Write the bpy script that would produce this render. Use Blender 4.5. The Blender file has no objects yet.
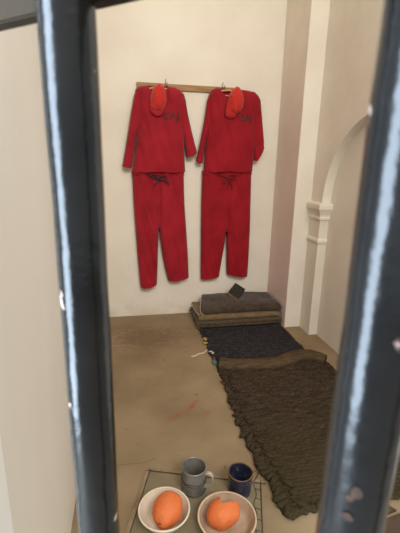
import bpy, bmesh, math, random
from mathutils import Vector, Matrix, noise
from mathutils.bvhtree import BVHTree
from mathutils.geometry import delaunay_2d_cdt

random.seed(7)
S = bpy.context.scene
C = S.collection
PI = math.pi

# ------------------------------------------------------------------ camera
cam_d = bpy.data.cameras.new('camera')
cam = bpy.data.objects.new('camera', cam_d)
C.objects.link(cam)
S.camera = cam
FPX = 380.0
cam_d.sensor_fit = 'VERTICAL'
cam_d.sensor_height = 36.0
cam_d.lens = 36.0 * FPX / 533.0
cam_d.clip_start = 0.01
# camera axes in the world: right, down, forward
r_ = Vector((0.981, -0.192, 0.020)); d_ = Vector((-0.031, -0.261, -0.965)); f_ = Vector((0.190, 0.946, -0.262))
f_.normalize(); r_ = (r_ - f_ * r_.dot(f_)).normalized(); d_ = f_.cross(r_)
if d_.z > 0: d_ = -d_
m = Matrix.Identity(4)
for i in range(3):
    m[i][0] = r_[i]; m[i][1] = -d_[i]; m[i][2] = -f_[i]; m[i][3] = (0, 0, 1.40)[i]
cam.matrix_world = m
cam_d.dof.use_dof = True
cam_d.dof.focus_distance = 2.4
cam_d.dof.aperture_fstop = cam_d.lens / 1.7

# ------------------------------------------------------------------ sky, lights, exposure
W = bpy.data.worlds.new('sky'); S.world = W; W.use_nodes = True
nt = W.node_tree
bg = nt.nodes['Background']
bg.inputs['Color'].default_value = (0.96, 0.98, 1.0, 1)
bg.inputs['Strength'].default_value = 0.70

def area(name, loc, target, sx, sy, power, col):
    l = bpy.data.lights.new(name, 'AREA'); l.shape = 'RECTANGLE'; l.size = sx; l.size_y = sy
    l.energy = power; l.color = col
    o = bpy.data.objects.new(name, l); C.objects.link(o); o.location = loc
    o.rotation_euler = (Vector(target) - Vector(loc)).to_track_quat('-Z', 'Y').to_euler()
    return o
area('daylight_doorway', (0.8, -2.6, 4.3), (0.6, 3.0, 1.0), 3.0, 1.6, 235, (1.0, 0.95, 0.88))
area('daylight_sky_side', (-1.5, -0.26, 1.6), (0.1, 0.1, 1.5), 0.85, 3.1, 190, (0.66, 0.82, 1.0))

S.view_settings.view_transform = 'Standard'
S.view_settings.look = 'None'
S.view_settings.gamma = 1.0
S.view_settings.use_curve_mapping = False
S.view_settings.exposure = 0.08

# ------------------------------------------------------------------ helpers
def srgb(r, g, b):
    f = lambda c: (c / 255 / 12.92) if c / 255 <= 0.04045 else ((c / 255 + 0.055) / 1.055) ** 2.4
    return (f(r), f(g), f(b), 1.0)

def mat(name, c1, c2=None, rough=0.85, scale=6.0, detail=6.0, bump=0.0, bscale=60.0, metal=0.0, stretch=(1, 1, 1), spec=0.5,
        lo=0.35, hi=0.65, spots=None, extra=None, sheen=0.0, bdist=0.005):
    """two-tone noise material; spots = (colour, scale, threshold)"""
    M = bpy.data.materials.new(name); M.use_nodes = True
    N = M.node_tree.nodes; L = M.node_tree.links
    b = N['Principled BSDF']
    b.inputs['Roughness'].default_value = rough
    b.inputs['Metallic'].default_value = metal
    b.inputs['Specular IOR Level'].default_value = spec
    if sheen: b.inputs['Sheen Weight'].default_value = sheen
    tc = N.new('ShaderNodeTexCoord'); mp = N.new('ShaderNodeMapping')
    mp.inputs['Scale'].default_value = stretch
    L.new(tc.outputs['Object'], mp.inputs['Vector'])
    n = N.new('ShaderNodeTexNoise'); n.inputs['Scale'].default_value = scale; n.inputs['Detail'].default_value = detail
    L.new(mp.outputs[0], n.inputs['Vector'])
    mr = N.new('ShaderNodeMapRange'); mr.inputs[1].default_value = lo; mr.inputs[2].default_value = hi
    L.new(n.outputs['Fac'], mr.inputs[0])
    mx = N.new('ShaderNodeMix'); mx.data_type = 'RGBA'
    mx.inputs[6].default_value = c1; mx.inputs[7].default_value = c2 or c1
    L.new(mr.outputs[0], mx.inputs[0])
    col = mx.outputs[2]
    if spots:
        sc, ss, st = spots
        n2 = N.new('ShaderNodeTexNoise'); n2.inputs['Scale'].default_value = ss; n2.inputs['Detail'].default_value = 3
        L.new(tc.outputs['Object'], n2.inputs['Vector'])
        m2 = N.new('ShaderNodeMapRange'); m2.inputs[1].default_value = st; m2.inputs[2].default_value = st + 0.04
        L.new(n2.outputs['Fac'], m2.inputs[0])
        x2 = N.new('ShaderNodeMix'); x2.data_type = 'RGBA'; x2.inputs[7].default_value = sc
        L.new(m2.outputs[0], x2.inputs[0]); L.new(col, x2.inputs[6])
        col = x2.outputs[2]
    if extra:
        col = extra(N, L, tc, col)
    L.new(col, b.inputs['Base Color'])
    if bump:
        nb = N.new('ShaderNodeTexNoise'); nb.inputs['Scale'].default_value = bscale; nb.inputs['Detail'].default_value = 4
        L.new(mp.outputs[0], nb.inputs['Vector'])
        bp = N.new('ShaderNodeBump'); bp.inputs['Strength'].default_value = bump; bp.inputs['Distance'].default_value = bdist
        L.new(nb.outputs['Fac'], bp.inputs['Height']); L.new(bp.outputs[0], b.inputs['Normal'])
    return M

def mesh_obj(name, bm, material, parent=None, smooth=True, angle=None):
    if parent is not None:
        off = Vector(parent.matrix_basis.translation)
        p = parent.parent
        while p is not None:
            off += Vector(p.matrix_basis.translation); p = p.parent
        bmesh.ops.translate(bm, verts=bm.verts, vec=-off)
    bmesh.ops.recalc_face_normals(bm, faces=bm.faces)
    me = bpy.data.meshes.new(name)
    for f in bm.faces: f.smooth = smooth
    if smooth and angle is not None:
        for e in bm.edges:
            if len(e.link_faces) == 2 and e.calc_face_angle(0) > angle: e.smooth = False
    bm.to_mesh(me); bm.free()
    if isinstance(material, (list, tuple)):
        for k in material: me.materials.append(k)
    else: me.materials.append(material)
    o = bpy.data.objects.new(name, me); C.objects.link(o)
    if parent is not None: o.parent = parent
    return o

def tag(o, label, cat, group=None):
    o['label'] = label; o['category'] = cat
    if group: o['group'] = group
    return o

def thing(name, label, cat, loc, group=None):
    o = bpy.data.objects.new(name, None); C.objects.link(o); o.location = loc
    o.empty_display_size = 0.05
    return tag(o, label, cat, group)

def struct(name, bm, material, smooth=False, angle=None):
    o = mesh_obj(name, bm, material, None, smooth, angle); o['kind'] = 'structure'; return o

def add_box(bm, x0, x1, y0, y1, z0, z1, bev=0.0, seg=2):
    v = [bm.verts.new(p) for p in ((x0, y0, z0), (x1, y0, z0), (x1, y1, z0), (x0, y1, z0), (x0, y0, z1), (x1, y0, z1), (x1, y1, z1), (x0, y1, z1))]
    fs = [bm.faces.new([v[i] for i in q]) for q in ((3, 2, 1, 0), (4, 5, 6, 7), (0, 1, 5, 4), (1, 2, 6, 5), (2, 3, 7, 6), (3, 0, 4, 7))]
    if bev:
        es = list({e for f in fs for e in f.edges})
        bmesh.ops.bevel(bm, geom=es, offset=bev, segments=seg, affect='EDGES', profile=0.5)
    return v

def add_tube(bm, pts, r, n=10, closed=False, cap=True):
    pts = [Vector(p) for p in pts]
    k = len(pts); rings = []
    prev = None
    for i, p in enumerate(pts):
        if closed: t = pts[(i + 1) % k] - pts[i - 1]
        else: t = pts[min(i + 1, k - 1)] - pts[max(i - 1, 0)]
        t.normalize()
        if prev is None:
            a = Vector((0, 0, 1)) if abs(t.z) < 0.9 else Vector((1, 0, 0))
            u = t.cross(a).normalized()
        else:
            u = (prev - t * prev.dot(t)).normalized()
        prev = u; w = t.cross(u)
        rr = r[i] if isinstance(r, (list, tuple)) else r
        rings.append([bm.verts.new(p + (u * math.cos(2 * PI * j / n) + w * math.sin(2 * PI * j / n)) * rr) for j in range(n)])
    for i in range(k if closed else k - 1):
        a, b = rings[i], rings[(i + 1) % k]
        for j in range(n): bm.faces.new((a[j], a[(j + 1) % n], b[(j + 1) % n], b[j]))
    if cap and not closed:
        bm.faces.new(rings[0][::-1]); bm.faces.new(rings[-1])

def smooth_path(pts, sub=8):
    pts = [Vector(p) for p in pts]; out = []
    for i in range(len(pts) - 1):
        p0 = pts[max(i - 1, 0)]; p1 = pts[i]; p2 = pts[i + 1]; p3 = pts[min(i + 2, len(pts) - 1)]
        for s in range(sub):
            t = s / sub
            out.append(0.5 * ((2 * p1) + (p2 - p0) * t + (2 * p0 - 5 * p1 + 4 * p2 - p3) * t * t + (3 * p1 - p0 - 3 * p2 + p3) * t ** 3))
    out.append(pts[-1]); return out

def add_lathe(bm, cx, cy, prof, n=56):
    rings = []
    for r, z in prof:
        if r < 1e-6: rings.append([bm.verts.new((cx, cy, z))])
        else: rings.append([bm.verts.new((cx + r * math.cos(2 * PI * j / n), cy + r * math.sin(2 * PI * j / n), z)) for j in range(n)])
    for a, b in zip(rings, rings[1:]):
        for j in range(n):
            k = (j + 1) % n
            if len(a) == 1 and len(b) == 1: continue
            if len(a) == 1: bm.faces.new((a[0], b[k], b[j]))
            elif len(b) == 1: bm.faces.new((a[j], a[k], b[0]))
            else: bm.faces.new((a[j], a[k], b[k], b[j]))

def add_blob(bm, c, rad, rot=0.0, sub=2, amp=0.0, freq=20, tilt=0.0):
    g = bmesh.ops.create_icosphere(bm, subdivisions=sub, radius=1.0)
    R = Matrix.Rotation(rot, 3, 'Z') @ Matrix.Rotation(tilt, 3, 'Y')
    for v in g['verts']:
        p = Vector((v.co.x * rad[0], v.co.y * rad[1], v.co.z * rad[2]))
        p = R @ p + Vector(c)
        if amp: p += v.co * noise.noise(p * freq) * amp
        v.co = p
    return g['verts']

def add_prism(bm, poly, z0, z1):
    a = [bm.verts.new((x, y, z0)) for x, y in poly]; b = [bm.verts.new((x, y, z1)) for x, y in poly]
    n = len(poly)
    bm.faces.new(a[::-1]); bm.faces.new(b)
    for i in range(n): bm.faces.new((a[i], a[(i + 1) % n], b[(i + 1) % n], b[i]))

# ------------------------------------------------------------------ materials
def pink_wear(N, L, tc, col):
    sx = N.new('ShaderNodeSeparateXYZ'); L.new(tc.outputs['Object'], sx.inputs[0])
    n = N.new('ShaderNodeTexNoise'); n.inputs['Scale'].default_value = 2.2; n.inputs['Detail'].default_value = 5
    L.new(tc.outputs['Object'], n.inputs['Vector'])
    a = N.new('ShaderNodeMath'); a.operation = 'MULTIPLY_ADD'; a.inputs[1].default_value = 1.2
    L.new(n.outputs['Fac'], a.inputs[0]); L.new(sx.outputs['Z'], a.inputs[2])
    mr = N.new('ShaderNodeMapRange'); mr.inputs[1].default_value = 2.9; mr.inputs[2].default_value = 1.3
    L.new(a.outputs[0], mr.inputs[0])
    x = N.new('ShaderNodeMix'); x.data_type = 'RGBA'; x.inputs[7].default_value = srgb(228, 207, 196)
    L.new(mr.outputs[0], x.inputs[0]); L.new(col, x.inputs[6])
    return x.outputs[2]

def dark_base(N, L, tc, col):
    # uneven darker tan along the foot of the back wall
    sx = N.new('ShaderNodeSeparateXYZ'); L.new(tc.outputs['Object'], sx.inputs[0])
    n = N.new('ShaderNodeTexNoise'); n.inputs['Scale'].default_value = 7; n.inputs['Detail'].default_value = 6
    L.new(tc.outputs['Object'], n.inputs['Vector'])
    a = N.new('ShaderNodeMath'); a.operation = 'MULTIPLY_ADD'; a.inputs[1].default_value = -0.55
    L.new(n.outputs['Fac'], a.inputs[0]); L.new(sx.outputs['Z'], a.inputs[2])
    mr = N.new('ShaderNodeMapRange'); mr.inputs[1].default_value = -0.16; mr.inputs[2].default_value = -0.36; mr.inputs[4].default_value = 0.35
    L.new(a.outputs[0], mr.inputs[0])
    x = N.new('ShaderNodeMix'); x.data_type = 'RGBA'; x.inputs[7].default_value = srgb(170, 150, 120)
    L.new(mr.outputs[0], x.inputs[0]); L.new(col, x.inputs[6])
    return x.outputs[2]

def red_stain_and_tones(N, L, tc, col):
    # rusty red scrape across the cement, near (0.3, 1.9)
    def blob(cx, cy, ang, sx, sy, prev, c, st, thr=0.5):
        mp = N.new('ShaderNodeMapping'); mp.vector_type = 'TEXTURE'
        mp.inputs['Location'].default_value = (cx, cy, 0); mp.inputs['Rotation'].default_value = (0, 0, ang); mp.inputs['Scale'].default_value = (sx, sy, 1)
        L.new(tc.outputs['Object'], mp.inputs['Vector'])
        ln = N.new('ShaderNodeVectorMath'); ln.operation = 'LENGTH'; L.new(mp.outputs[0], ln.inputs[0])
        n = N.new('ShaderNodeTexNoise'); n.inputs['Scale'].default_value = 22; n.inputs['Detail'].default_value = 5
        L.new(tc.outputs['Object'], n.inputs['Vector'])
        a = N.new('ShaderNodeMath'); a.operation = 'MULTIPLY_ADD'; a.inputs[1].default_value = 1.6
        L.new(n.outputs['Fac'], a.inputs[0]); L.new(ln.outputs['Value'], a.inputs[2])
        mr = N.new('ShaderNodeMapRange'); mr.inputs[1].default_value = 1.75; mr.inputs[2].default_value = 1.15; mr.inputs[4].default_value = st
        L.new(a.outputs[0], mr.inputs[0])
        x = N.new('ShaderNodeMix'); x.data_type = 'RGBA'; x.inputs[7].default_value = c
        L.new(mr.outputs[0], x.inputs[0]); L.new(prev, x.inputs[6])
        return x.outputs[2]
    red = srgb(150, 78, 50)
    col = blob(0.29, 1.89, 0.65, 0.15, 0.045, col, red, 0.3)
    col = blob(0.37, 1.96, 0.9, 0.07, 0.02, col, red, 0.45)
    col = blob(0.43, 1.86, 0.3, 0.05, 0.03, col, red, 0.35)
    col = blob(0.26, 2.02, 0.3, 0.05, 0.02, col, red, 0.3)
    col = blob(0.1, 2.35, 0.2, 0.14, 0.10, col, srgb(170, 148, 118), 0.3)
    col = blob(0.15, 2.9, 0.2, 0.35, 0.25, col, srgb(112, 90, 68), 0.7)  # broad darker brown patch towards the back of the floor
    return col

PLASTER = mat('cream_plaster', srgb(230, 221, 205), srgb(222, 212, 195), rough=0.9, scale=2.5, bump=0.25, bscale=25, spec=0.2, extra=dark_base)
PLASTER_L = mat('cream_plaster_left', srgb(234, 227, 214), srgb(228, 219, 205), rough=0.85, scale=2.0, bump=0.2, bscale=30, spec=0.25, stretch=(1, 1, 0.5))
PLASTER_R = mat('cream_plaster_right', srgb(231, 222, 207), srgb(223, 212, 196), rough=0.9, scale=3.0, bump=0.35, bscale=22, spec=0.2)
PINK = mat('pinkish_limewash', srgb(232, 221, 206), srgb(225, 213, 199), rough=0.9, scale=4.0, bump=0.3, bscale=20, spec=0.2, extra=pink_wear)
WHITE = mat('white_jamb_paint', srgb(250, 248, 242), srgb(244, 241, 233), rough=0.7, bump=0.1)
CEMENT = mat('worn_cement', srgb(152, 132, 103), srgb(127, 108, 82), rough=0.8, scale=3.0, detail=9, bump=0.35, bscale=18, spec=0.25, lo=0.3, hi=0.7, spots=(srgb(112, 86, 62), 26, 0.69), extra=red_stain_and_tones)
OUTG = mat('outer_paving', srgb(150, 144, 134), srgb(136, 130, 122), rough=0.8, scale=3)
IRON = mat('chipped_blue_black_paint', (0.003, 0.0035, 0.004, 1), (0.008, 0.008, 0.008, 1), rough=0.19, scale=18, bump=0.5, bscale=55, spec=0.38, spots=(srgb(170, 150, 140), 70, 0.70), bdist=0.002)
RAILIRON = mat('dark_rail_paint', (0.040, 0.029, 0.018, 1), (0.022, 0.017, 0.012, 1), rough=0.85, spec=0.15, scale=12, bump=0.3)

# ------------------------------------------------------------------ room
XL, XR, YB, ZC = -0.245, 1.512, 3.39, 4.6
bm = bmesh.new(); add_box(bm, -0.40, 1.75, 0.45, 3.55, -0.08, 0.0); struct('floor', bm, CEMENT)
bm = bmesh.new(); add_box(bm, -4, 5, -4, 0.45, -0.10, -0.02); struct('floor_outside', bm, OUTG)
bm = bmesh.new(); add_box(bm, -0.40, 1.75, 0.45, 3.55, ZC, ZC + 0.1); struct('ceiling', bm, PLASTER_L)
bm = bmesh.new(); add_box(bm, -0.40, 1.75, YB, 3.55, 0.0, ZC); struct('wall_back', bm, PLASTER)
bm = bmesh.new(); add_box(bm, -0.40, XL, 0.663, YB, 0.0, ZC); struct('wall_left', bm, PLASTER_L)
bm = bmesh.new(); add_box(bm, -0.40, XL + 0.003, 0.45, 0.663, 0.0, ZC); struct('trim_1', bm, WHITE)

# right wall with a blind arched niche
AY, AZ, AR = 2.13, 1.12, 0.62
NX = 1.585
NA = 40
bm = bmesh.new()
add_box(bm, XR, NX, AY + AR, YB, 0.0, ZC)
add_box(bm, XR, NX, 0.45, AY - AR, 0.0, ZC)
arc = [(AY + AR * math.cos(PI - PI * i / NA), AZ + AR * math.sin(PI - PI * i / NA)) for i in range(NA + 1)]
lo = [(bm.verts.new((XR, y, z)), bm.verts.new((NX, y, z))) for y, z in arc]
hi = [bm.verts.new((XR, y, ZC)) for y, z in arc]
for i in range(NA):
    bm.faces.new((lo[i][0], lo[i + 1][0], hi[i + 1], hi[i]))
    bm.faces.new((lo[i][0], lo[i][1], lo[i + 1][1], lo[i + 1][0]))
add_box(bm, NX, 1.75, 0.45, YB, 0.0, ZC)
struct('wall_right', bm, PLASTER_R)
# pier in the back corner: its side is pinkish, its end is cream
PX, PY = 1.368, 2.93
bm = bmesh.new(); add_box(bm, PX + 0.004, XR, PY, YB, 0.0, ZC); struct('trim_2', bm, PLASTER_R)
bm = bmesh.new(); add_box(bm, PX, PX + 0.004, PY + 0.002, YB, 0.0, ZC); struct('trim_3', bm, PINK)
# impost moulding that carries the arch: runs along the wall strip and returns into the niche
prof = [(0.000, 0.790), (0.007, 0.794), (0.012, 0.806), (0.013, 0.818), (0.008, 0.830), (0.002, 0.838), (0.001, 0.900), (0.002, 0.960), (0.005, 0.978),
        (0.014, 0.990), (0.015, 1.002), (0.010, 1.010), (0.013, 1.026), (0.023, 1.046), (0.034, 1.064), (0.040, 1.074), (0.040, 1.102), (0.036, 1.112), (0.000, 1.122)]
bm = bmesh.new()
yj = AY + AR
rows = []
for o, z in prof:
    rows.append([bm.verts.new(p) for p in ((XR - o, PY - 0.001, z), (XR - o, yj - o, z), (NX, yj - o, z))])
for a, b in zip(rows, rows[1:]):
    for k in range(2): bm.faces.new((a[k], a[k + 1], b[k + 1], b[k]))
struct('trim_4', bm, PLASTER_R)

# ------------------------------------------------------------------ gate of round bars, standing ajar in front of the cell
LB = Vector((-0.0223, 0.199, 0)); RB = Vector((0.0865, 0.1082, 0))
dirg = (RB - LB); sp = dirg.length; dirg.normalize(); nrmg = Vector((dirg.y, -dirg.x, 0))
if nrmg.y < 0: nrmg = -nrmg
gate = thing('cell_gate', 'dark painted iron gate of round bars standing closest to the viewer', 'gate', (LB.x, LB.y, -0.02))
BARR = 0.0125
for k in (-1, 0, 1, 2):
    p = LB + dirg * sp * k
    bm = bmesh.new()
    zs = [-0.02 + 2.1 * i / 60 for i in range(61)]
    add_tube(bm, [(p.x, p.y, z) for z in zs], BARR, n=40)
    for v in bm.verts:
        d = Vector((v.co.x - p.x, v.co.y - p.y, 0))
        v.co += d * 0.05 * noise.noise(Vector((v.co.x * 60, v.co.y * 60, v.co.z * 25)))
    mesh_obj('bar', bm, IRON, gate)
RUST = mat('bare_rusty_metal', srgb(72, 54, 46), srgb(46, 34, 28), rough=0.8, spec=0.2, scale=200)
def chip(p, ang, z, wa, hz, seed):
    # irregular flake of missing paint, wrapped on the bar
    bm = bmesh.new(); c = None; ring = []
    def at(a, zz): return bm.verts.new((p.x + (BARR * 1.02) * math.cos(a), p.y + (BARR * 1.02) * math.sin(a), zz))
    rings = []
    for k in (0.5, 1.0):
        rings.append([at(ang + wa * k * math.cos(t) * (1 + 0.35 * noise.noise(Vector((math.cos(t), math.sin(t), seed)))), z + hz * k * math.sin(t) * (1 + 0.35 * noise.noise(Vector((math.cos(t), math.sin(t), seed + 5))))) for t in [2 * PI * i / 20 for i in range(20)]])
    bm.faces.new(rings[0])
    for i in range(20): bm.faces.new((rings[0][i], rings[0][(i + 1) % 20], rings[1][(i + 1) % 20], rings[1][i]))
    mesh_obj('paint_chip', bm, RUST, gate)['label'] = 'rusty patch of chipped paint'
ac = math.atan2(-RB.y, -RB.x)
chip(RB, ac + 0.06, 1.286, 0.17, 0.0026, 1.0)
chip(RB, ac - 0.10, 1.2825, 0.12, 0.0014, 4.0)
chip(RB, ac - 0.10, 1.274, 0.18, 0.0018, 8.0)
def flat_rail(z0, z1):
    bm = bmesh.new()
    a = LB - dirg * sp * 1.3 + nrmg * 0.0115; b = RB + dirg * sp * 1.3 + nrmg * 0.0115
    t = nrmg * 0.010
    add_prism(bm, [(a.x, a.y), (b.x, b.y), ((b + t).x, (b + t).y), ((a + t).x, (a + t).y)], z0, z1)
    bmesh.ops.bevel(bm, geom=list(bm.edges), offset=0.001, segments=2, affect='EDGES')
    return mesh_obj('cross_rail', bm, RAILIRON, gate, smooth=False)
flat_rail(1.4705, 1.5205); flat_rail(2.03, 2.08); flat_rail(0.06, 0.11)

# ------------------------------------------------------------------ hook rail on the back wall
WOOD = mat('pale_brown_wood', srgb(168, 128, 78), srgb(140, 100, 58), rough=0.6, scale=8, stretch=(0.6, 8, 8), bump=0.2)
WOODL = mat('hanger_wood', srgb(205, 165, 108), srgb(180, 138, 84), rough=0.5, scale=10, stretch=(1, 8, 8))
STEEL = mat('grey_steel_wire', srgb(150, 145, 135), srgb(120, 115, 105), rough=0.35, metal=0.9)
rail = thing('hook_rail', 'thin wooden rail fixed high on the back wall, carrying the red clothes', 'rail', (0.6, YB, 1.98))
bm = bmesh.new(); add_box(bm, 0.125, 0.975, 3.370, YB, 1.974, 2.021, 0.003)
mesh_obj('board', bm, WOOD, rail, angle=0.6)
HOOKX = (0.368, 0.846)
for hx in HOOKX:
    bm = bmesh.new()
    add_tube(bm, smooth_path([(hx, 3.372, 2.000), (hx, 3.352, 2.000), (hx, 3.338, 2.010), (hx, 3.334, 2.026)], 5), 0.0032, 8)
    add_tube(bm, smooth_path([(hx - 0.008, 3.366, 2.0), (hx - 0.008, 3.362, 2.048), (hx - 0.006, 3.36, 2.052)], 4), 0.003, 8)
    mesh_obj('hook', bm, STEEL, rail)

# ------------------------------------------------------------------ garments
def fold_noise(x, z, seed, fx=16, fz=2.2, shear=0.25):
    p = Vector(((x + shear * z) * fx, z * fz, seed))
    a = noise.noise(p) + 0.5 * noise.noise(p * 2.1 + Vector((3, 1, 7)))
    q = Vector(((x - 0.9 * z) * 9, (z + x) * 4, seed + 9))
    return a + 0.5 * noise.noise(q)

def densify(poly, flags, step):
    pts = []; fl = []
    n = len(poly)
    for i in range(n):
        a = Vector(poly[i]); b = Vector(poly[(i + 1) % n]); L = (b - a).length
        k = max(1, int(round(L / step)))
        for s in range(k): pts.append(a.lerp(b, s / k)); fl.append(flags[i])
    return pts, fl

def seg_dist(p, a, b):
    ab = b - a; t = max(0, min(1, (p - a).dot(ab) / max(ab.length_squared, 1e-12)))
    return (p - (a + ab * t)).length

def inside(p, poly):
    c = False; n = len(poly); j = n - 1
    for i in range(n):
        a, b = poly[i], poly[j]
        if (a[1] > p.y) != (b[1] > p.y) and p.x < (b[0] - a[0]) * (p.y - a[1]) / (b[1] - a[1]) + a[0]: c = not c
        j = i
    return c

def cloth_sheet(bm, poly, flags, y0, depth, rad, seed, amp, sign, step=0.011, bias=None, fx=16, fz=2.2):
    """one side of a garment: outline in x,z; flags[i]=1 where the edge i is a sewn side (the two sides meet there)"""
    bp, bf = densify(poly, flags, step)
    n = len(bp)
    xs = [p.x for p in bp]; zs = [p.y for p in bp]
    segs = [(Vector(poly[i]), Vector(poly[(i + 1) % len(poly)])) for i in range(len(poly)) if flags[i]]
    allsegs = [(Vector(poly[i]), Vector(poly[(i + 1) % len(poly)])) for i in range(len(poly))]
    inner = []
    z = min(zs) + step * 0.5; r = 0
    while z < max(zs):
        x = min(xs) + step * (0.5 if r % 2 else 0.0)
        while x < max(xs):
            p = Vector((x, z))
            if inside(p, poly) and min(seg_dist(p, a, b) for a, b in allsegs) > step * 0.55: inner.append(p)
            x += step
        z += step * 0.87; r += 1
    res = delaunay_2d_cdt(bp + inner, [(i, (i + 1) % n) for i in range(n)], [], 1, 1e-6)
    vs = []
    for p in res[0]:
        d = min(seg_dist(p, a, b) for a, b in segs) if segs else rad
        t = min(1.0, d / rad)
        dep = depth * math.sqrt(max(0, 1 - (1 - t) ** 2))
        w = amp * fold_noise(p.x, p.y, seed, fx, fz) * min(1, d / 0.02)
        yy = y0 - sign * dep - w
        if bias: yy += bias(p.x, p.y)
        vs.append(bm.verts.new((p.x, yy, p.y)))
    for fidx in res[2]:
        try: bm.faces.new([vs[i] for i in fidx])
        except ValueError: pass
    return vs

def garment(name, front, fflags, parent, material, y0, depth, rad, seed, amp, back=None, bflags=None, bdepth=0.008, **kw):
    bm = bmesh.new()
    cloth_sheet(bm, front, fflags, y0, depth, rad, seed, amp, 1, **kw)
    kw2 = dict(kw)
    cloth_sheet(bm, back or front, bflags or fflags, y0, bdepth, rad, seed + 3, amp * 0.2, -1, **kw2)
    bmesh.ops.remove_doubles(bm, verts=bm.verts, dist=0.0008)
    return mesh_obj(name, bm, material, parent)

RED1 = mat('red_cotton_faded', srgb(156, 24, 38), srgb(136, 15, 28), rough=0.8, scale=5, bump=0.25, bscale=90, spec=0.2, sheen=0.15)
RED2 = mat('red_cotton', srgb(152, 18, 32), srgb(132, 11, 24), rough=0.8, scale=5, bump=0.25, bscale=90, spec=0.2, sheen=0.1)
CAPRED = mat('orange_red_cotton', srgb(190, 46, 36), srgb(172, 34, 30), rough=0.85, scale=8, bump=0.3, bscale=120, spec=0.2, sheen=0.2)
CAPDK = mat('cap_lining_red', srgb(170, 30, 30), srgb(156, 24, 26), rough=0.9, scale=8)
BLACKINK = mat('black_marker_ink', (0.012, 0.010, 0.012, 1), (0.02, 0.015, 0.015, 1), rough=0.7)
BLACKTAPE = mat('black_drawstring', (0.010, 0.009, 0.010, 1), (0.018, 0.016, 0.016, 1), rough=0.8)
THREAD = mat('dark_red_thread', srgb(120, 10, 20), srgb(110, 8, 16), rough=0.9)

def lettering(text, x0, z0, width, height, surf, parent, slope=0.0, narrow=1.0):
    cu = bpy.data.curves.new('tmp_text', 'FONT'); cu.body = text; cu.size = 1.0; cu.resolution_u = 3
    cu.space_character = 1.1; cu.offset = 0.03
    to = bpy.data.objects.new('tmp_text', cu); C.objects.link(to)
    dg = bpy.context.evaluated_depsgraph_get()
    me = bpy.data.meshes.new_from_object(to.evaluated_get(dg))
    bpy.data.objects.remove(to); bpy.data.curves.remove(cu)
    bm = bmesh.new(); bm.from_mesh(me); bpy.data.meshes.remove(me)
    xs = [v.co.x for v in bm.verts]; ys = [v.co.y for v in bm.verts]
    a, b, c, d = min(xs), max(xs), min(ys), max(ys)
    bmesh.ops.triangulate(bm, faces=bm.faces)
    for v in bm.verts:
        u = (v.co.x - a) / (b - a); w = (v.co.y - c) / (d - c)
        v.co = Vector((x0 + u * width, 3.0, z0 + w * height + slope * u * width))
    for _ in range(4):
        es = [e for e in bm.edges if e.calc_length() > 0.008]
        if not es: break
        bmesh.ops.subdivide_edges(bm, edges=es, cuts=1); bmesh.ops.triangulate(bm, faces=bm.faces)
    off = Vector(parent.location)
    tree = BVHTree.FromPolygons([v.co + off for v in surf.data.vertices], [p.vertices[:] for p in surf.data.polygons])
    for v in bm.verts:
        hit = tree.ray_cast(Vector((v.co.x, 2.8, v.co.z)), Vector((0, 1, 0)))
        v.co.y = (hit[0].y if hit[0] else 3.28) - 0.004
    return mesh_obj('chest_lettering', bm, BLACKINK, parent)

def drape_path(pts, surf, parent, off=0.003):
    o = Vector(parent.location)
    tree = BVHTree.FromPolygons([v.co + o for v in surf.data.vertices], [p.vertices[:] for p in surf.data.polygons])
    out = []
    for x, z in pts:
        hit = tree.ray_cast(Vector((x, 2.8, z)), Vector((0, 1, 0)))
        out.append(Vector((x, (hit[0].y if hit[0] else 3.30) - off, z)))
    return out

def lin(poly, n): return poly

# --- shirts
def shirt(label, m_, bodyf, bf, bodyb, bb, slL, slLf, slR, slRf, neck, seed, txt):
    cx = sum(p[0] for p in bodyf) / len(bodyf)
    t = thing('shirt', label, 'shirt', (cx, 3.335, 1.32), 'red shirts hanging on the rail')
    body = garment('body', bodyf, bf, t, m_, 3.335, 0.050, 0.13, seed, 0.015, bodyb, bb, 0.012)
    garment('sleeve', slL, slLf, t, m_, 3.338, 0.034, 0.055, seed + 11, 0.014, fx=20, fz=5)
    garment('sleeve', slR, slRf, t, m_, 3.338, 0.034, 0.055, seed + 17, 0.014, fx=20, fz=5)
    bm = bmesh.new()
    p = drape_path([(v.x, v.y) for v in [Vector(q) for q in neck]], body, t, 0.001)
    add_tube(bm, p, 0.0055, 8)
    mesh_obj('neck_band', bm, m_, t)
    lettering(*txt, body, t)
    # hem seam
    hem = [q for q in bodyf if q[1] < 1.345]
    return t, body

L_front = [(0.071, 1.322), (0.095, 1.45), (0.118, 1.60), (0.132, 1.70), (0.120, 1.86), (0.112, 1.955), (0.135, 1.982), (0.185, 1.992), (0.215, 1.995),
           (0.222, 1.965), (0.255, 1.935), (0.300, 1.925), (0.345, 1.938), (0.372, 1.985), (0.380, 1.998),
           (0.430, 1.992), (0.480, 1.972), (0.508, 1.940), (0.500, 1.86), (0.497, 1.76), (0.508, 1.60), (0.516, 1.45), (0.523, 1.326), (0.42, 1.318), (0.30, 1.324), (0.18, 1.316)]
L_ff = [1] * 26
for i in (8, 9, 10, 11, 12, 13): L_ff[i] = 0
for i in (22, 23, 24, 25): L_ff[i] = 0
L_back = L_front[:9] + [(0.250, 1.992), (0.300, 1.988), (0.345, 1.992)] + L_front[14:]
L_bf = [1] * len(L_back)
for i in (8, 9, 10, 11): L_bf[i] = 0
for i in range(len(L_back) - 4, len(L_back)): L_bf[i] = 0
L_sl = [(0.118, 1.962), (0.098, 1.90), (0.070, 1.76), (0.040, 1.60), (0.012, 1.46), (-0.009, 1.362), (0.030, 1.350), (0.072, 1.350), (0.090, 1.45), (0.125, 1.62), (0.175, 1.72), (0.19, 1.93)]
L_slf = [1, 1, 1, 1, 1, 0, 0, 1, 1, 1, 1, 1]
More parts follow.
